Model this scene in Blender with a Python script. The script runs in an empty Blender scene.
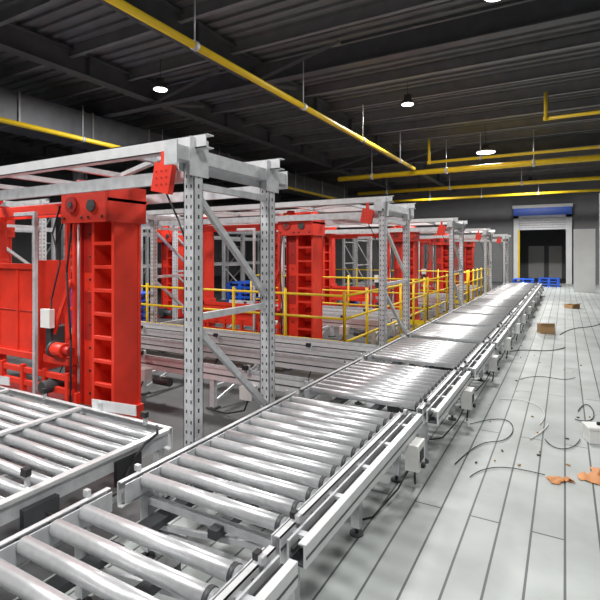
import bpy, math, random
from mathutils import Vector, Matrix
random.seed(4)
H=1.8; A=math.radians(29.26); F=473.0
sc=bpy.context.scene
try:
    sc.view_settings.view_transform='Standard'
    sc.view_settings.look='None'
except Exception: pass

# ---------------- materials ----------------
def mat(name,col,metal=0.0,rough=0.5,var=0.08,scale=6.0,bump=0.0,emit=None,es=0):
    m=bpy.data.materials.new(name); m.use_nodes=True
    nt=m.node_tree; b=nt.nodes['Principled BSDF']
    b.inputs['Metallic'].default_value=metal
    b.inputs['Roughness'].default_value=rough
    tc=nt.nodes.new('ShaderNodeTexCoord')
    n=nt.nodes.new('ShaderNodeTexNoise'); n.inputs['Scale'].default_value=scale; n.inputs['Detail'].default_value=6
    nt.links.new(tc.outputs['Object'],n.inputs['Vector'])
    r=nt.nodes.new('ShaderNodeValToRGB')
    r.color_ramp.elements[0].position=.3; r.color_ramp.elements[1].position=.7
    r.color_ramp.elements[0].color=[max(0,c*(1-var)) for c in col]+[1]
    r.color_ramp.elements[1].color=[min(1,c*(1+var)) for c in col]+[1]
    nt.links.new(n.outputs['Fac'],r.inputs['Fac'])
    nt.links.new(r.outputs['Color'],b.inputs['Base Color'])
    if emit:
        b.inputs['Emission Color'].default_value=list(emit)+[1]; b.inputs['Emission Strength'].default_value=es
    return m
GALV=mat('galvanised_steel',(.60,.61,.63),.3,.45,.14,14)
ROLL=mat('zinc_roller',(.74,.75,.77),.6,.34,.07,30)
ALU=mat('aluminium_profile',(.70,.71,.72),.25,.42,.06,10)
RED=mat('red_paint',(.80,.04,.018),0,.42,.12,4)
REDD=mat('dark_red_paint',(.42,.015,.010),0,.45,.15,4)
YEL=mat('yellow_paint',(.85,.58,.02),0,.4,.06,5)
BLK=mat('black_rubber',(.02,.02,.022),0,.6,.1,10)
DRK=mat('dark_steel',(.07,.075,.08),.3,.5,.2,6)
WHT=mat('white_plastic',(.80,.80,.78),0,.4,.04,6)
BLUE=mat('blue_plastic',(.02,.11,.60),0,.4,.08,5)
CEIL=mat('ceiling_deck',(.18,.185,.19),.0,.6,.12,3)
PURL=mat('purlin_steel',(.24,.245,.25),.2,.5,.12,3)
GIRD=mat('girder_paint',(.10,.105,.115),.1,.5,.15,3)
WALL=mat('wall_paint',(.19,.195,.2),0,.7,.06,2)
WALLW=mat('white_wall_paint',(.68,.69,.69),0,.6,.04,2)
CARD=mat('cardboard',(.45,.28,.13),0,.8,.1,8)
ORG=mat('orange_sheet',(.62,.27,.10),0,.6,.15,8)
LAMP=mat('lamp_glow',(1,1,1),0,.4,0,1,emit=(1,.98,.95),es=10)
SGN=mat('warning_yellow_label',(.9,.7,.05),0,.4,.03,5)

def floor_mat():
    m=bpy.data.materials.new('plank_floor'); m.use_nodes=True
    nt=m.node_tree; b=nt.nodes['Principled BSDF']; N=nt.nodes.new; L=nt.links.new
    tc=N('ShaderNodeTexCoord'); mp=N('ShaderNodeMapping'); mp.inputs['Rotation'].default_value=(0,0,math.radians(90))
    L(tc.outputs['Object'],mp.inputs['Vector'])
    br=N('ShaderNodeTexBrick'); br.inputs['Scale'].default_value=1
    br.inputs['Brick Width'].default_value=3.4; br.inputs['Row Height'].default_value=.19
    br.inputs['Mortar Size'].default_value=.007; br.inputs['Mortar Smooth'].default_value=.1
    br.inputs['Color1'].default_value=(.43,.46,.45,1); br.inputs['Color2'].default_value=(.49,.52,.51,1)
    br.inputs['Mortar'].default_value=(.10,.11,.11,1)
    L(mp.outputs['Vector'],br.inputs['Vector'])
    n=N('ShaderNodeTexNoise'); n.inputs['Scale'].default_value=1.6; n.inputs['Detail'].default_value=9
    L(tc.outputs['Object'],n.inputs['Vector'])
    r=N('ShaderNodeValToRGB'); r.color_ramp.elements[0].position=.3; r.color_ramp.elements[1].position=.65
    r.color_ramp.elements[0].color=(.70,.70,.70,1); r.color_ramp.elements[1].color=(1,1,1,1)
    L(n.outputs['Fac'],r.inputs['Fac'])
    mx=N('ShaderNodeMix'); mx.data_type='RGBA'; mx.blend_type='MULTIPLY'; mx.inputs[0].default_value=1
    L(br.outputs['Color'],mx.inputs[6]); L(r.outputs['Color'],mx.inputs[7])
    L(mx.outputs[2],b.inputs['Base Color'])
    b.inputs['Roughness'].default_value=.5
    bp=N('ShaderNodeBump'); bp.inputs['Strength'].default_value=.4; bp.inputs['Distance'].default_value=.01; bp.invert=True
    L(br.outputs['Fac'],bp.inputs['Height']); L(bp.outputs['Normal'],b.inputs['Normal'])
    return m
FLOOR=floor_mat()
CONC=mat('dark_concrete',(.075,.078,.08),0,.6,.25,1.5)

# ---------------- mesh builder ----------------
class MB:
    def __init__(s): s.v=[];s.f=[];s.m=[];s.sm=[];s.mats=[]
    def mi(s,m):
        if m not in s.mats: s.mats.append(m)
        return s.mats.index(m)
    def box(s,x0,x1,y0,y1,z0,z1,m):
        i=len(s.v)
        s.v+=[(x0,y0,z0),(x1,y0,z0),(x1,y1,z0),(x0,y1,z0),(x0,y0,z1),(x1,y0,z1),(x1,y1,z1),(x0,y1,z1)]
        s.f+=[(i,i+3,i+2,i+1),(i+4,i+5,i+6,i+7),(i,i+1,i+5,i+4),(i+1,i+2,i+6,i+5),(i+2,i+3,i+7,i+6),(i+3,i,i+4,i+7)]
        k=s.mi(m); s.m+=[k]*6; s.sm+=[False]*6
    def cb(s,c,d,m,rot=None):
        i=len(s.v); k=s.mi(m)
        for z in(-.5,.5):
            for (x,y) in((-.5,-.5),(.5,-.5),(.5,.5),(-.5,.5)):
                p=Vector((x*d[0],y*d[1],z*d[2]))
                if rot: p=rot@p
                s.v.append(tuple(p+Vector(c)))
        s.f+=[(i,i+3,i+2,i+1),(i+4,i+5,i+6,i+7),(i,i+1,i+5,i+4),(i+1,i+2,i+6,i+5),(i+2,i+3,i+7,i+6),(i+3,i,i+4,i+7)]
        s.m+=[k]*6; s.sm+=[False]*6
    def beam(s,p,q,w,h,m):
        p=Vector(p);q=Vector(q);d=q-p
        R=d.to_track_quat('Y','Z').to_matrix()
        s.cb((p+q)/2,(w,d.length,h),m,R)
    def tube(s,p,q,r,m,n=14,r2=None,caps=True):
        p=Vector(p);q=Vector(q);d=(q-p)
        R=d.to_track_quat('Z','Y').to_matrix(); i=len(s.v); k=s.mi(m)
        if r2 is None:r2=r
        for c,rr in((p,r),(q,r2)):
            for j in range(n):
                a=2*math.pi*j/n
                s.v.append(tuple(c+R@Vector((rr*math.cos(a),rr*math.sin(a),0))))
        for j in range(n):
            j2=(j+1)%n
            s.f.append((i+j,i+j2,i+n+j2,i+n+j)); s.m.append(k); s.sm.append(True)
        if caps:
            s.f.append(tuple(i+j for j in reversed(range(n)))); s.f.append(tuple(i+n+j for j in range(n)))
            s.m+=[k,k]; s.sm+=[False,False]
    def chan(s,axis,a0,a1,c,z0,z1,m,w=.04,side=1,t=.006):
        def b(u0,u1,za,zb):
            u0,u1=min(u0,u1),max(u0,u1)
            if axis=='y': s.box(u0,u1,a0,a1,za,zb,m)
            else: s.box(a0,a1,u0,u1,za,zb,m)
        b(c,c+side*t,z0,z1); b(c,c+side*w,z1-t,z1); b(c,c+side*w,z0,z0+t)
    def poly(s,pts,r,m,n=8):
        for a,b in zip(pts[:-1],pts[1:]): s.tube(a,b,r,m,n)
    def mesh(s,name):
        me=bpy.data.meshes.new(name); me.from_pydata(s.v,[],s.f)
        for m in s.mats: me.materials.append(m)
        me.polygons.foreach_set('material_index',s.m); me.polygons.foreach_set('use_smooth',s.sm)
        me.update(); return me
    def obj(s,name,loc=(0,0,0),bev=0,rz=0):
        return place(s.mesh(name),name,loc,bev,rz)
def place(me,name,loc=(0,0,0),bev=0,rz=0):
    o=bpy.data.objects.new(name,me); o.location=loc; o.rotation_euler=(0,0,rz)
    sc.collection.objects.link(o)
    if bev:
        b=o.modifiers.new('bevel','BEVEL'); b.width=bev; b.segments=1; b.limit_method='ANGLE'; b.angle_limit=1.0
    return o
def curve(name,pts,r,m,loc=(0,0,0)):
    cu=bpy.data.curves.new(name,'CURVE'); cu.dimensions='3D'; cu.bevel_depth=r; cu.bevel_resolution=2
    sp=cu.splines.new('NURBS'); sp.points.add(len(pts)-1); sp.order_u=4; sp.use_endpoint_u=True
    for i,p in enumerate(pts): sp.points[i].co=(*p,1)
    o=bpy.data.objects.new(name,cu); o.location=loc; cu.materials.append(m); sc.collection.objects.link(o); return o
def inv(px,py,z=0):
    D=F*(H-z)/(py-253.0); L=(px-300)/F*D
    return (L*math.cos(A)-D*math.sin(A), L*math.sin(A)+D*math.cos(A), z)

# ---------------- room ----------------
XL,XR,YN,YF,ZC=-24,6,-4,32,6.4
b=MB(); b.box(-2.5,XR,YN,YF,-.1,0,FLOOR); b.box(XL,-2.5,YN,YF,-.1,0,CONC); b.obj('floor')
b=MB()
b.box(XL,XR,YN,YF+6,ZC,ZC+.1,CEIL)
y=YN+.2
while y<YF:
    b.box(XL,XR,y,y+.10,ZC-.06,ZC,CEIL); y+=.3
b.obj('ceiling')
b=MB(); b.box(XL-.1,XL,YN,YF,0,ZC,WALL); b.obj('wall_left')
b=MB(); b.box(XR,XR+.1,YN,YF,0,ZC,WALL); b.obj('wall_right')
b=MB(); b.box(XL,XR,YN-.1,YN,0,ZC,WALL); b.obj('wall_near')
b=MB()
b.box(XL,-2.5,YF,YF+.2,0,ZC,WALL); b.box(.1,XR,YF,YF+.2,0,ZC,WALL); b.box(-2.5,.1,YF,YF+.2,3.25,ZC,WALL)
b.obj('wall_back')
b=MB(); b.box(-4,2,YF+6,YF+6.1,0,ZC,WALL); b.box(-4.1,-4,YF+.2,YF+6,0,ZC,WALL); b.box(2,2.1,YF+.2,YF+6,0,ZC,WALL); b.box(-4,2,YF,YF+6,-.1,0,CONC)
b.box(-2.3,-1.3,YF+5.9,YF+6,0,2.3,WALLW); b.box(-1.0,-.2,YF+5.9,YF+6,0,2.3,WALLW)
b.obj('wall_corridor')
b=MB(); y0=YF-.35
b.box(-2.75,-2.45,y0,YF-.005,0,4.6,WALLW); b.box(.05,.35,y0,YF-.005,0,4.6,WALLW)
b.box(-2.75,.35,y0,YF-.005,3.9,4.05,WALLW); b.box(-2.75,.35,y0-.1,YF-.005,4.05,4.5,BLUE); b.box(-2.8,.4,y0-.15,YF-.005,4.5,4.68,WALLW)
for k in range(5): b.box(-2.45,.05,YF-.2,YF-.15,3.2+k*.14,3.32+k*.14,GALV)
b.box(-2.5,-2.40,y0-.05,y0,.0,3.2,YEL)
b.obj('door_dock')
b=MB(); b.box(1.25,5.9,22.5,22.7,0,4.1,WALLW); b.box(1.2,1.4,22.3,22.5,0,4.2,GALV); b.box(.35,1.2,25.2,25.4,0,2.9,WALLW)
b.box(1.45,1.95,22.46,22.5,0,2.2,WALLW); b.box(1.5,1.9,22.45,22.46,1.2,1.26,DRK)
b.obj('partition_wall')
b=MB()
for x in (-19,-14,-9.5,-6.3,3.2):
    b.box(x-.15,x+.15,YN,YF,ZC-.62,ZC-.6,GIRD); b.box(x-.02,x+.02,YN,YF,ZC-.6,ZC-.14,GIRD); b.box(x-.15,x+.15,YN,YF,ZC-.16,ZC-.14,GIRD)
    yy=YN+1
    while yy<YF: b.box(x-.14,x+.14,yy,yy+.02,ZC-.6,ZC-.16,GIRD); yy+=2.5
yy=YN+1
while yy<YF:
    b.box(XL,XR,yy,yy+.02,ZC-.3,ZC-.06,PURL); b.box(XL,XR,yy-.05,yy+.05,ZC-.31,ZC-.295,PURL); yy+=1.6
for yy in (9,20,29):
    b.box(XL,XR,yy-.12,yy+.12,ZC-.75,ZC-.72,GIRD); b.box(XL,XR,yy-.02,yy+.02,ZC-.72,ZC-.3,GIRD)
for x in (-9.5,-6.3):
    for yy in (9,20): b.beam((x,yy,ZC-.7),(x+2.2,yy+.02,ZC-.2),.08,.08,PURL); b.beam((x,yy,ZC-.7),(x,yy+2,ZC-.2),.08,.08,PURL)
b.obj('ceiling_beams')
b=MB(); b.box(-12.5,-11.3,-2,26,4.9,5.6,GIRD)
for k in range(14): b.box(-12.54,-11.26,-1.5+k*2,-1.45+k*2,4.87,5.63,PURL)
b.obj('ventilation_duct')

def column(x,y,top=ZC-.62):
    b=MB(); b.box(-.14,.14,-.14,-.12,.02,top,GIRD); b.box(-.14,.14,.12,.14,.02,top,GIRD); b.box(-.015,.015,-.12,.12,.02,top,GIRD); b.box(-.25,.25,-.25,.25,0,.02,GIRD)
    b.obj('steel_column',(x,y,0))
for x,y in ((-12.9,9.3),(-12.9,20.6),(-18,9.6)): column(x,y,ZC-.75)

def pipe(pts,r,hang=True):
    b=MB(); b.poly(pts,r,YEL,14)
    for p in pts[1:-1]: b.tube((p[0]-r*1.3,p[1],p[2]),(p[0]+r*1.3,p[1],p[2]),r*1.25,YEL,14)
    if hang:
        for p,q in zip(pts[:-1],pts[1:]):
            p=Vector(p);q=Vector(q);d=q-p
            if abs(d.z)>.3: continue
            n=max(1,int(d.length/2.6))
            for k in range(n):
                c=p+d*((k+.5)/n)
                b.tube(c,(c.x,c.y,ZC-.77),.012,GALV,6)
                u=d.normalized()*.04; b.tube(c-u,c+u,r*1.25,GALV,12)
    b.obj('yellow_pipe')
pipe([(-7.5,16.4,4.6),(5.8,16.4,4.6)],.09)
pipe([(-9,22,4.75),(5.8,22,4.75)],.08)
pipe([(-4.55,3.5,4.72),(-4.55,16.2,4.72)],.055)
pipe([(-11,27.5,4.9),(5.8,27.5,4.9)],.07)
pipe([(-10.9,1,4.75),(-10.9,26,4.75)],.06)
pipe([(-4.0,16.05,5.63),(-4.0,16.05,4.85),(5.8,16.05,4.85)],.045)
pipe([(-.4,12.7,5.63),(-.4,12.7,5.0),(5.8,12.7,5.0)],.04)
# ---------------- lamps ----------------
def lamp(x,y,power=300,z=5.3,size=.9,R=.15):
    b=MB(); b.tube((0,0,0),(0,0,.10),R+.03,DRK,24,r2=R-.01); b.tube((0,0,.10),(0,0,.24),.10,DRK,16); b.tube((0,0,.24),(0,0,6.3-z),.01,DRK,6)
    b.tube((0,0,-.012),(0,0,-.001),R,LAMP,24)
    b.obj('ceiling_lamp',(x,y,z))
    l=bpy.data.lights.new('lamp_light','AREA'); l.shape='DISK'; l.size=size; l.energy=power*.82; l.color=(1,.985,.96)
    o=bpy.data.objects.new('lamp_light',l); o.location=(x,y,z-.05); sc.collection.objects.link(o)
lamp(-2.4,17.5,500,R=.30)
lamp(-.9,7.5,290,z=5.6); lamp(.8,1.0,220); lamp(-3.3,-.8,340); lamp(-3.6,12.2,330,z=5.7)
lamp(-7.8,1.5,500); lamp(-8.2,8,450,z=5.6); lamp(-1.5,26,640); lamp(-13,2,300); lamp(-7,26,300)
w=bpy.data.worlds.new('w'); sc.world=w; w.use_nodes=True
w.node_tree.nodes['Background'].inputs[0].default_value=(.6,.65,.7,1); w.node_tree.nodes['Background'].inputs[1].default_value=.2

# ---------------- roller conveyor ----------------
ZT=.5
def roller_conv(W,Ln,pitch,r,cover=.10,box=True,motor=True):
    b=MB()
    hwR=W/2-cover-.02; hwL=W/2
    for x,sd in((-hwL,1),(hwR,-1)):
        b.chan('y',0,Ln,x,ZT-.13,ZT+.015,ALU,w=.035,side=sd)
        b.box(min(x,x-sd*.004),max(x,x-sd*.004),.0,Ln,ZT-.045,ZT-.035,DRK)
        b.box(x+sd*.055-.004,x+sd*.055+.004,.01,Ln-.01,ZT-.10,ZT+.005,GALV)
        k=.1
        while k<Ln: b.tube((x-sd*.006,k,ZT-.09),(x,k,ZT-.09),.012,DRK,8); k+=.22
    x0=hwR+.02; x1=W/2
    b.box(x0,x0+.012,.02,Ln-.02,ZT-.10,ZT+.0,GALV); b.box(x1-.014,x1,.02,Ln-.02,ZT-.10,ZT+.004,ALU)
    b.box(x0+.012,x1-.014,.02,Ln-.02,ZT-.10,ZT-.09,DRK); b.box(x1-.04,x1-.014,.02,Ln-.02,ZT-.004,ZT+.004,ALU)
    b.box(x0+.02,x0+.035,.02,Ln-.02,ZT-.05,ZT-.03,BLK)
    b.box(x1,x1+.003,.02,Ln-.02,ZT-.06,ZT-.05,DRK)
    for k in range(int(Ln/.4)+1):
        yy=.1+k*.4
        if yy<Ln-.1: b.box(hwR,x1-.01,yy,yy+.04,ZT-.07,ZT-.012,GALV)
    n=int((Ln-.08)/pitch); off=(Ln-(n-1)*pitch)/2
    for k in range(n):
        y=off+k*pitch
        b.tube((-hwL+.06,y,ZT-r*.6),(hwR-.06,y,ZT-r*.6),r,ROLL,18)
        b.tube((-hwL-.006,y,ZT-r*.6),(hwR+.03,y,ZT-r*.6),.010,DRK,8)
        b.tube((hwR-.10,y,ZT-r*.6),(hwR-.075,y,ZT-r*.6),r*1.12,DRK,14)
    ys=[.18,Ln-.18]+([Ln/2] if Ln>1.9 else [])
    for yy in ys:
        for x in(-hwL+.045,hwR-.045):
            b.box(x-.03,x+.03,yy-.025,yy+.025,.05,ZT-.12,GALV)
            b.tube((x,yy,.012),(x,yy,.06),.012,DRK,8); b.tube((x,yy,0),(x,yy,.012),.045,DRK,12)
        b.box(-hwL+.05,hwR-.05,yy-.02,yy+.02,.15,.19,GALV); b.box(-hwL+.05,hwR-.05,yy-.02,yy+.02,ZT-.17,ZT-.13,GALV)
        b.beam((-hwL+.06,yy,.2),(hwR-.06,yy,ZT-.17),.02,.03,GALV)
    b.box(-.03,.03,.1,Ln-.1,ZT-.19,ZT-.14,DRK); b.box(-hwL+.1,-hwL+.2,.05,Ln-.05,ZT-.26,ZT-.22,DRK)
    if motor:
        b.tube((.1,Ln*.5,ZT-.22),(.34,Ln*.5,ZT-.22),.06,DRK,14); b.box(-.02,.1,Ln*.5-.07,Ln*.5+.07,ZT-.3,ZT-.14,DRK)
    if box:
        x=W/2-.03
        b.box(x,x+.10,Ln-.40,Ln-.22,ZT-.30,ZT-.11,WHT); b.box(x+.1,x+.104,Ln-.36,Ln-.26,ZT-.24,ZT-.16,BLK)
        b.box(x+.10,x+.125,Ln-.33,Ln-.29,ZT-.29,ZT-.26,BLK)
        b.poly([(x+.05,Ln-.3,ZT-.30),(x+.04,Ln-.28,.12),(x+.02,Ln-.2,.02)],.008,BLK,6)
        b.poly([(x+.02,Ln-.34,ZT-.30),(x-.02,Ln-.5,.10),(x-.1,Ln-.8,.02),(x-.2,Ln-.9,.012)],.007,BLK,6)
        for yy in(.15,Ln-.12):
            b.box(hwR-.02,hwR+.02,yy-.015,yy+.015,ZT+.015,ZT+.05,GALV); b.box(hwR-.03,hwR-.005,yy-.018,yy+.018,ZT+.03,ZT+.06,BLK)
            b.box(-hwL-.02,-hwL+.015,yy-.012,yy+.012,ZT+.015,ZT+.05,GALV)
    return b
segs=[(.15,1.75,.155,.038,-.98),(1.82,3.82,.155,.038,-1.0),(3.9,5.45,.14,.034,-.90),(5.55,7.25,.15,.034,-.87)]
y=7.35;i=0
while y<22:
    Ln=1.75 if i%2 else 1.5
    segs.append((y,y+Ln,.19 if i%2 else .17,.033,-.85)); y+=Ln+.09; i+=1
cache={}
for (a,c,p,r,xr) in segs:
    W=xr+2.2; key=(round(c-a,3),p,W)
    if key not in cache: cache[key]=roller_conv(W,c-a,p,r).mesh('roller_conveyor')
    place(cache[key],'roller_conveyor',((-2.2+xr)/2,a,0))
tb=MB()
Lx=3.1;Ly=1.42
for y0_,sd in((0,1),(Ly,-1)):
    tb.chan('x',-Lx,0,y0_,ZT-.14,ZT+.02,ALU,w=.04,side=sd)
for x in(-Lx+.0,-2.05,-1.0,-.008):
    tb.box(x,x+.008,.05,Ly-.05,ZT-.1,ZT+.0,GALV)
    tb.box(x-.02,x+.03,.05,Ly-.05,ZT+.0,ZT+.022,ALU)
for a,c in((-3.1,-2.05),(-2.05,-1.0),(-1.0,0)):
    k=.12
    while k<Ly-.07:
        tb.tube((a+.04,k,ZT-.03),(c-.04,k,ZT-.03),.033,ROLL,18); k+=.13
for x in(-3.0,-2.0,-1.0,-.08):
    for yy in(.06,Ly-.06):
        tb.box(x-.03,x+.03,yy-.025,yy+.025,.02,ZT-.13,GALV); tb.box(x-.06,x+.06,yy-.055,yy+.055,0,.02,DRK)
    tb.box(x-.02,x+.02,.06,Ly-.06,.16,.2,GALV)
for x in(-2.6,-.9):
    tb.beam((x,Ly+.0,ZT+.05),(x+.55,Ly-.03,ZT+.09),.008,.08,ALU)
    tb.box(x+.1,x+.14,Ly-.02,Ly+.0,ZT,ZT+.08,GALV)
for (x,yy) in((-.25,Ly-.03),(-.1,.4),(-1.5,Ly-.03),(-1.2,.04)):
    tb.box(x-.015,x+.015,yy-.01,yy+.01,ZT,ZT+.07,GALV); tb.box(x-.025,x+.025,yy-.025,yy+.01,ZT+.06,ZT+.10,BLK)
tb.box(.0,.04,.3,.5,ZT-.2,ZT-.06,DRK); tb.box(.0,.03,.9,1.1,ZT-.2,ZT-.04,BLK)
tb.poly([(.02,1.0,ZT-.1),(.06,1.1,ZT+.02),(.02,1.25,ZT+.03),(-.1,1.36,ZT+.03)],.009,BLK,6)
tb.poly([(.02,.4,ZT-.1),(.09,.5,.3),(.05,.9,.28),(.03,1.0,ZT-.1)],.009,BLK,6)
tb.poly([(-.1,Ly+.02,ZT-.05),(-.6,Ly+.03,ZT-.12),(-1.2,Ly+.03,ZT-.06),(-2.,Ly+.03,ZT-.13),(-3,Ly+.03,ZT-.08)],.01,BLK,6)
tmesh=tb.mesh('roller_table')
place(tmesh,'roller_table',(-2.52,1.16,0))
place(tmesh,'roller_table',(-2.52,-.4,0))
def chain_conv(Lx,Wy):
    b=MB()
    for yy in(0,Wy):
        b.box(-Lx,0,yy-.04,yy+.04,ZT-.16,ZT-.01,ALU); b.box(-Lx,0,yy-.043,yy+.043,ZT-.10,ZT-.085,DRK)
        b.box(-Lx+.03,-.03,yy-.012,yy+.012,ZT-.01,ZT+.006,DRK)
        b.box(-Lx+.02,-.02,yy-.05,yy-.042,ZT-.02,ZT+.02,GALV)
        for x in(-Lx+.05,-.05): b.tube((x,yy-.03,ZT-.05),(x,yy+.03,ZT-.05),.055,DRK,16)
    n=int(Lx/1.2)
    for k in range(n+1):
        x=-.15-k*(Lx-.3)/n
        for yy in(0,Wy):
            b.box(x-.03,x+.03,yy-.03,yy+.03,.02,ZT-.16,GALV); b.box(x-.06,x+.06,yy-.06,yy+.06,0,.02,DRK)
        b.box(x-.02,x+.02,0,Wy,.22,.26,GALV); b.beam((x,0,.06),(x,Wy,ZT-.18),.02,.03,GALV)
    for k in range(3):
        x=-.8-k*1.6
        b.box(x,x+.16,-.16,-.04,.22,.36,WHT); b.tube((x+.3,-.12,.25),(x+.55,-.12,.25),.05,DRK,12)
        b.box(x+.3,x+.36,-.14,0,.23,.27,GALV)
        b.box(x+.02,x+.06,-.10,-.04,ZT-.02,ZT+.07,GALV); b.box(x+.01,x+.07,-.13,-.09,ZT+.03,ZT+.08,BLK)
        b.poly([(x+.08,-.1,.22),(x+.05,-.14,.1),(x-.2,-.12,.02),(x-.5,-.1,.02)],.009,BLK,6)
    return b
cm=chain_conv(6.0,.9).mesh('chain_conveyor'); cm2=chain_conv(5.0,.62).mesh('chain_conveyor')
place(cm,'chain_conveyor',(-2.27,4.3,0))
cm3=chain_conv(5.6,.55).mesh('chain_conveyor'); place(cm3,'chain_conveyor',(-2.27,5.75,0))
for y in(8.6,9.8,13.6,14.8,19.4): place(cm2,'chain_conveyor',(-3.05,y,0))

# ---------------- portal frame ----------------
def portal(dy,Wx=4.8,top=2.56):
    b=MB(); P=.1
    def post(x,y,sgn):
        b.box(x-P/2,x+P/2,y-P/2,y-P/2+.006,.01,top-.1,GALV)
        b.box(x-P/2,x-P/2+.006,y-P/2,y+P/2,.01,top-.1,GALV); b.box(x+P/2-.006,x+P/2,y-P/2,y+P/2,.01,top-.1,GALV)
        b.box(x-P/2,x-P/2+.03,y+P/2-.006,y+P/2,.01,top-.1,GALV); b.box(x+P/2-.03,x+P/2,y+P/2-.006,y+P/2,.01,top-.1,GALV)
        b.box(x-.09,x+.09,y-.09,y+.09,0,.012,GALV)
        z=.1
        while z<top-.15:
            for u in(-.022,.022): b.box(x+u-.006,x+u+.006,y-P/2-.001,y-P/2,z,z+.025,BLK)
            b.box(x+P/2,x+P/2+.001,y-.008,y+.008,z,z+.03,BLK)
            z+=.075
    for x in(0,-Wx):
        post(x,0,1); post(x,dy,1)
        for z in(.35,1.32,2.3): b.box(x-.02,x+.02,P/2,dy-P/2,z-.025,z+.025,GALV)
        b.beam((x,P/2,2.22),(x,dy-P/2,1.42),.04,.05,GALV)
        b.beam((x,P/2,1.22),(x,dy-P/2,.42),.04,.05,GALV)
        b.box(x-.05,x+.05,-.22,dy+.25,top-.1,top,GALV)
        b.box(x-.055,x-.05,-.1,dy+.1,top-.16,top-.1,ALU)
        b.box(x-.06,x+.06,-.235,-.22,top-.14,top+.03,GALV); b.box(x-.06,x+.06,dy+.25,dy+.265,top-.14,top+.03,GALV)
    for y in(0,dy):
        b.chan('x',-Wx-.2,.16,y-.05,top,top+.1,ALU,w=.09,side=1,t=.008)
        b.box(-Wx+.05,-.05,y+.05,y+.09,top-.22,top-.12,GALV)
    k=-.7
    while k>-Wx: b.box(k-.03,k+.03,.04,dy-.04,top+.02,top+.07,GALV); k-=.95
    b.beam((-.1,.05,top+.045),(-Wx*.45,dy-.05,top+.045),.05,.04,GALV)
    for x in(.0,): b.box(x+.05,x+.06,-.1,.1,top-.2,top+.08,GALV); b.box(x+.05,x+.06,dy-.1,dy+.1,top-.2,top+.08,GALV)
    R=Matrix.Rotation(math.radians(12),3,'Y')
    b.cb((-.22,-.08,top-.2),(.18,.05,.22),RED,R); b.box(-.24,-.20,-.09,-.05,top-.1,top,RED)
    for u in(-.05,.0,.05): 
        for v in(-.05,0,.05): b.tube((-.22+u,-.108,top-.2+v),(-.22+u,-.104,top-.2+v),.008,REDD,8)
    # signal cable down the post
    b.poly([(-.22,-.06,top-.3),(-.12,-.04,top-.5),(-.062,.0,top-.7),(-.062,.0,.6),(-.07,.02,.1)],.007,BLK,6)
    return b
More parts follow.
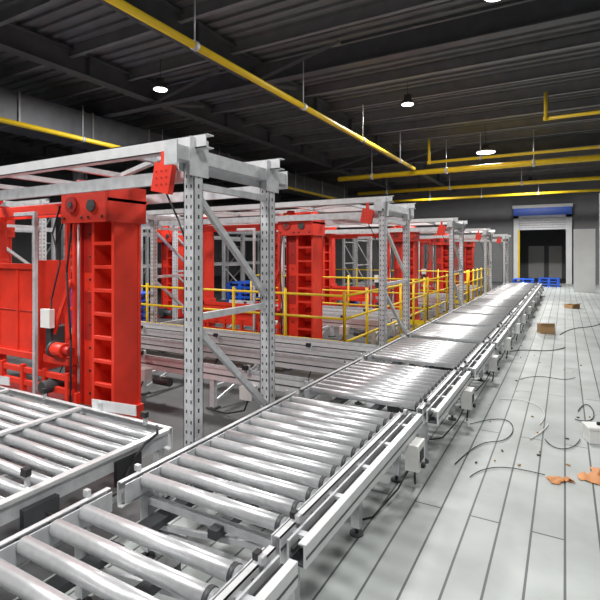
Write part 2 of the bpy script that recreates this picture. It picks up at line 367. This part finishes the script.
def lift(kind):
    b=MB(); T=2.3
    b.box(-.29,.27,.27,.30,.05,T,RED); b.box(-.29,-.08,.04,.27,.05,T,RED)
    b.box(-.30,-.28,.0,.06,.05,T,REDD); b.box(-.10,-.08,.0,.06,.05,T,RED)
    b.box(-.075,-.035,-.03,.27,.05,T,RED); b.box(.22,.26,-.03,.27,.05,T,RED)
    z=.25
    while z<T-.1:
        b.box(-.035,.22,-.03,.015,z-.018,z+.018,RED); b.box(-.035,.22,.235,.27,z+.04,z+.1,REDD)
        b.tube((-.185,.03,z+.1),(-.185,.04,z+.1),.014,BLK,8)
        z+=.235
    for z in(.9,1.6): b.box(-.27,-.12,.034,.04,z,z+.5,REDD)
    b.box(-.33,-.30,.10,.14,.05,T,GALV)
    b.box(-.38,.36,-.10,.38,0,.05,REDD); b.box(-.34,-.29,-.05,.3,.05,.35,RED); b.box(.26,.31,-.05,.3,.05,.25,RED)
    b.tube((.0,-.16,.16),(.26,-.16,.16),.075,DRK,16); b.box(-.16,.0,-.24,-.08,.06,.28,DRK)
    # head block with motor, gear discs, bolts
    b.box(-.37,.30,-.14,.36,T,T+.035,RED); b.box(-.37,.30,-.16,-.13,T-.2,T+.12,RED)
    b.box(-.37,-.34,-.14,.34,T-.2,T+.18,RED); b.box(.27,.30,-.14,.34,T-.2,T+.16,RED)
    b.tube((-.33,.13,T+.12),(.25,.13,T+.12),.10,RED,20); b.box(-.30,-.06,-.1,.02,T+.035,T+.20,RED)
    b.tube((-.18,-.04,T+.2),(-.18,-.04,T+.235),.07,REDD,16)
    b.box(.02,.24,-.11,.0,T+.035,T+.17,RED); b.tube((.14,-.11,T+.1),(.14,-.13,T+.1),.05,REDD,14)
    b.box(.05,.10,-.115,-.11,T+.05,T+.08,SGN); b.box(-.25,-.19,-.105,-.1,T+.13,T+.17,SGN)
    b.tube((-.2,-.18,T-.02),(-.2,-.16,T-.02),.085,REDD,18); b.tube((-.2,-.19,T-.02),(-.2,-.18,T-.02),.03,DRK,12); b.tube((.1,-.18,T-.04),(.1,-.16,T-.04),.06,DRK,18)
    for u in(-.32,-.05,.05,.25): b.tube((u,-.17,T-.15),(u,-.16,T-.15),.014,BLK,8)
    if kind=='mast': 
        return b
    X2=-2.3
    b.box(X2,-.37,-.02,.05,T-.08,T+.03,RED); b.box(X2,-.37,.25,.31,T-.08,T+.03,RED)
    b.box(X2-.13,X2-.07,.0,.3,.05,T+.06,RED); b.box(X2+.07,X2+.13,.0,.3,.05,T+.06,RED); b.box(X2-.07,X2+.07,.22,.26,.05,T,REDD)
    z=.3
    while z<T: b.box(X2-.07,X2+.07,.0,.03,z,z+.035,RED); z+=.25
    b.box(X2-.2,X2+.2,-.05,.36,0,.05,REDD)
    b.box(X2-.18,X2+.2,-.06,.3,T+.06,T+.09,RED); b.tube((X2-.1,.13,T+.17),(X2+.22,.13,T+.17),.08,RED,18)
    for x in(-.60,-.48): b.box(x-.02,x+.02,.05,.10,.1,T-.08,RED)
    z=.3
    while z<T-.2: b.box(-.6,-.48,.06,.09,z-.015,z+.015,RED); z+=.3
    b.box(-.93,-.89,-.12,-.08,.02,T-.05,GALV); b.box(-.97,-.85,-.16,-.04,0,.02,GALV); b.box(-1.3,-.93,-.11,-.08,T-.09,T-.05,GALV)
    b.tube((-.42,.08,.05),(-.42,.08,T-.08),.018,ALU,12); b.tube((-.75,.2,.05),(-.75,.2,T-.08),.012,BLK,8)
    xa,xb=(X2+.16,-.98)
    zc=.62 if kind=='full' else .5
    hgt=1.0 if kind=='full' else .3
    b.box(xa,xb,-.02,.0,zc+.08,zc+hgt,RED); b.box(xa-.03,xb+.04,-.05,.30,zc,zc+.07,RED); b.box(xa-.03,xb+.04,-.05,.0,zc+hgt,zc+hgt+.06,RED)
    b.box(xb,xb+.05,-.05,.3,zc-.12,zc+hgt+.1,RED); b.box(xa-.03,xa+.02,-.05,.3,zc-.12,zc+hgt+.1,RED)
    for u in(.33,.66):
        x=xa+(xb-xa)*u; b.box(x-.02,x+.02,-.035,-.02,zc+.08,zc+hgt,RED)
    b.box(xa,xb,-.028,-.02,zc+hgt*.52,zc+hgt*.52+.012,REDD)
    for z in(.32,.46): b.box(X2+.13,-.35,-.06,-.02,z,z+.06,RED)
    b.box(X2+.13,-.35,-.06,.3,.16,.21,REDD)
    x=X2+.25
    while x<-.4: b.box(x,x+.05,-.07,-.02,.06,.55,RED); x+=.4
    b.tube((-.7,-.16,.38),(-.7,.1,.38),.07,DRK,16); b.box(-.82,-.66,-.10,-.04,1.0,1.2,WHT)
    b.box(-.85,-.42,-.05,.25,.62,.70,RED); b.box(-.82,-.72,-.04,.2,.7,1.0,DRK)
    # gear motor low on the mast
    b.tube((-.62,-.06,.78),(-.45,-.06,.78),.075,RED,16); b.tube((-.45,-.06,.78),(-.36,-.06,.78),.05,REDD,14); b.tube((-.66,-.06,.78),(-.62,-.06,.78),.085,DRK,16)
    b.beam((-.85,.0,.72),(-.45,.0,1.5),.03,.05,RED)
    b.poly([(-.33,-.05,T),(-.37,-.1,1.6),(-.33,-.08,.9),(-.38,-.05,.1)],.012,BLK,6)
    b.poly([(-.95,.3,T),(-1.0,.2,1.9),(-.98,.25,1.2),(-.8,.1,.9)],.012,BLK,6)
    b.poly([(-.6,-.02,T),(-.7,-.04,2.0),(-.55,-.05,1.7),(-.7,-.05,1.3),(-.72,-.04,.9)],.01,BLK,6)
    return b
pf=[(2.67,1.0,-4.10,.5,'full'),(6.85,1.2,-4.0,.32,'half'),(11.8,1.25,-3.7,.5,'half'),(17.4,1.3,-3.9,.5,'half'),(23.2,1.3,-4.1,.5,'half')]
for (y,dy,lx,ly,kd) in pf:
    o=portal(dy).obj('steel_portal_frame',(-2.4,y,0))
    lift(kd).obj('pallet_lift',(lx,y+ly,0),bev=.004)
rm=portal(1.2,2.6,2.75).mesh('steel_portal_frame')
lm=lift('mast').mesh('pallet_lift')
for y in(4.4,9.2,14.5,20): place(rm,'steel_portal_frame',(-8.9,y,0))
for (x,y) in((-9.5,4.9),(-9.6,9.7),(-9.6,15)): place(lm,'pallet_lift',(x,y,0))
# ---------------- guard railing ----------------
def rail(b,p,q):
    p=Vector(p);q=Vector(q);d=q-p;n=max(1,round(d.length/1.0))
    for z in(.45,.8,1.15): b.tube(p+Vector((0,0,z)),q+Vector((0,0,z)),.02,YEL,10)
    b.beam(p+Vector((0,0,.1)),q+Vector((0,0,.1)),.008,.12,YEL)
    for k in range(n+1):
        c=p+d*(k/n); b.tube(c+Vector((0,0,.01)),c+Vector((0,0,1.22)),.026,YEL,10); b.box(c.x-.06,c.x+.06,c.y-.06,c.y+.06,0,.012,YEL)
for (y0,y1) in((6.55,11.2),(11.5,16.8),(17.1,22.6)):
    b=MB(); rail(b,(-8.1,y0,0),(-2.9,y0,0)); rail(b,(-2.9,y0,0),(-2.9,y1,0)); b.obj('guard_railing')
def rack():
    b=MB(); L=5.4
    for k in range(3):
        y=k*L/2
        for x in(0,1.0):
            b.box(x-.045,x+.045,y-.04,y+.04,0,3.0,GALV)
        for z in(.3,1.2,2.1,2.9): b.box(.04,.96,y-.02,y+.02,z-.02,z+.02,GALV)
        for z in(.3,1.2,2.1): b.beam((.05,y,z),(.95,y,z+.85),.03,.04,GALV)
    for z in(1.3,2.5):
        for x in(0,1.0): b.box(x-.03,x+.03,.04,L-.04,z-.06,z+.06,ALU)
    return b
rk=rack().mesh('storage_rack')
for y in(3.5,9.9,16): place(rk,'storage_rack',(-14.6,y,0))
def pallets(n):
    b=MB()
    for k in range(n):
        z=k*.15
        b.box(-.5,.5,-.6,.6,z+.11,z+.14,BLUE)
        for u in(-.44,0,.44):
            for v in(-.52,0,.52): b.box(u-.06,u+.06,v-.07,v+.07,z+.0-(.01 if k else 0),z+.11,BLUE)
        b.box(-.5,.5,-.6,-.48,z,z+.02,BLUE)
    return b.mesh('plastic_pallet_stack')
pm=pallets(6); pm2=pallets(3)
for p in((-8.8,7.4,0),(-8.75,12.4,0),(-10.6,7.0,0)): place(pm,'plastic_pallet_stack',p)
for p in((-6.4,16.1,0),(-1.9,27.6,0),(-.75,29,0)): place(pm2,'plastic_pallet_stack',p)

# ---------------- clutter ----------------
def boxo(px,py,w,h,name='cardboard_box',rz=.4):
    b=MB(); b.box(-w,w,-w*.7,w*.7,0,.006,CARD); b.box(-w,-w+.006,-w*.7,w*.7,0,h,CARD); b.box(w-.006,w,-w*.7,w*.7,0,h,CARD)
    b.box(-w,w,-w*.7,-w*.7+.006,0,h,CARD); b.box(-w,w,w*.7-.006,w*.7,0,h,CARD)
    b.beam((0,-w*.7,h),(0,-w*1.1,h+.04),w*1.8,.006,CARD); b.beam((0,w*.7,h),(0,w*1.1,h-.02),w*1.8,.006,CARD)
    b.obj(name,inv(px,py),rz=rz)
boxo(546,333,.15,.2); boxo(572,308,.2,.12,rz=1.0)
def crumple(name,loc,w,d,hh,seed):
    rnd=random.Random(seed); n=7; b=MB(); k=b.mi(ORG)
    for i in range(n+1):
        for j in range(n+1):
            e=min(i,j,n-i,n-j)
            b.v.append(((i/n-.5)*w+rnd.uniform(-.012,.012),(j/n-.5)*d*(.7+.3*math.sin(i))+rnd.uniform(-.012,.012),.004+ (rnd.random()*hh if e>0 else rnd.random()*hh*.3)))
    for i in range(n):
        for j in range(n):
            a=i*(n+1)+j; b.f.append((a,a+n+1,a+n+2,a+1)); b.m.append(k); b.sm.append(True)
    b.obj(name,loc,rz=rnd.uniform(0,3))
crumple('orange_packing_sheet',inv(560,481),.18,.12,.03,1); crumple('orange_packing_sheet',inv(596,477),.30,.20,.04,2)
b=MB(); b.box(-.12,.12,-.08,.08,0,.13,WHT); b.box(-.13,.13,-.09,.09,.13,.16,WHT); b.box(-.03,.03,-.01,.01,.16,.19,BLK)
b.obj('white_storage_box',inv(600,442),bev=.006,rz=.3)
def cable(pp,r=.006,m=BLK,z=.01): curve('loose_cable',[ (inv(*p)[0],inv(*p)[1],z) for p in pp],r,m)
cable([(455,465),(480,440),(500,447),(520,430),(505,415),(470,425)],.004)
cable([(545,476),(520,470),(490,462),(470,478)],.0035)
cable([(578,412),(585,400),(600,415),(590,425),(575,420)],.005)
cable([(545,440),(555,455),(575,452),(580,440)],.004)
cable([(520,380),(545,372),(560,385),(575,378)],.004)
cable([(500,400),(530,398),(555,410),(540,425)],.004,WHT)
cable([(510,352),(530,348),(545,355),(565,348)],.007)
cable([(560,335),(575,325),(590,330),(600,324)],.007)
cable([(548,425),(545,432),(530,440)],.005,WHT)
b=MB()
for k in range(40):
    x,y,_=inv(random.uniform(470,590),random.uniform(310,475)); s=random.uniform(.006,.016)
    b.cb((x,y,.006),(s*2,s,.012),random.choice([CARD,WHT,DRK]),Matrix.Rotation(random.uniform(0,3),3,'Z'))
b.obj('floor_debris')
# ---------------- camera ----------------
cd=bpy.data.cameras.new('camera'); cam=bpy.data.objects.new('camera',cd); sc.collection.objects.link(cam)
cam.location=(0,0,H); cam.rotation_euler=(math.radians(90),0,A)
cd.sensor_width=36; cd.lens=36*F/600; cd.shift_y=-47/600; cd.clip_start=.05; cd.clip_end=200
sc.camera=cam
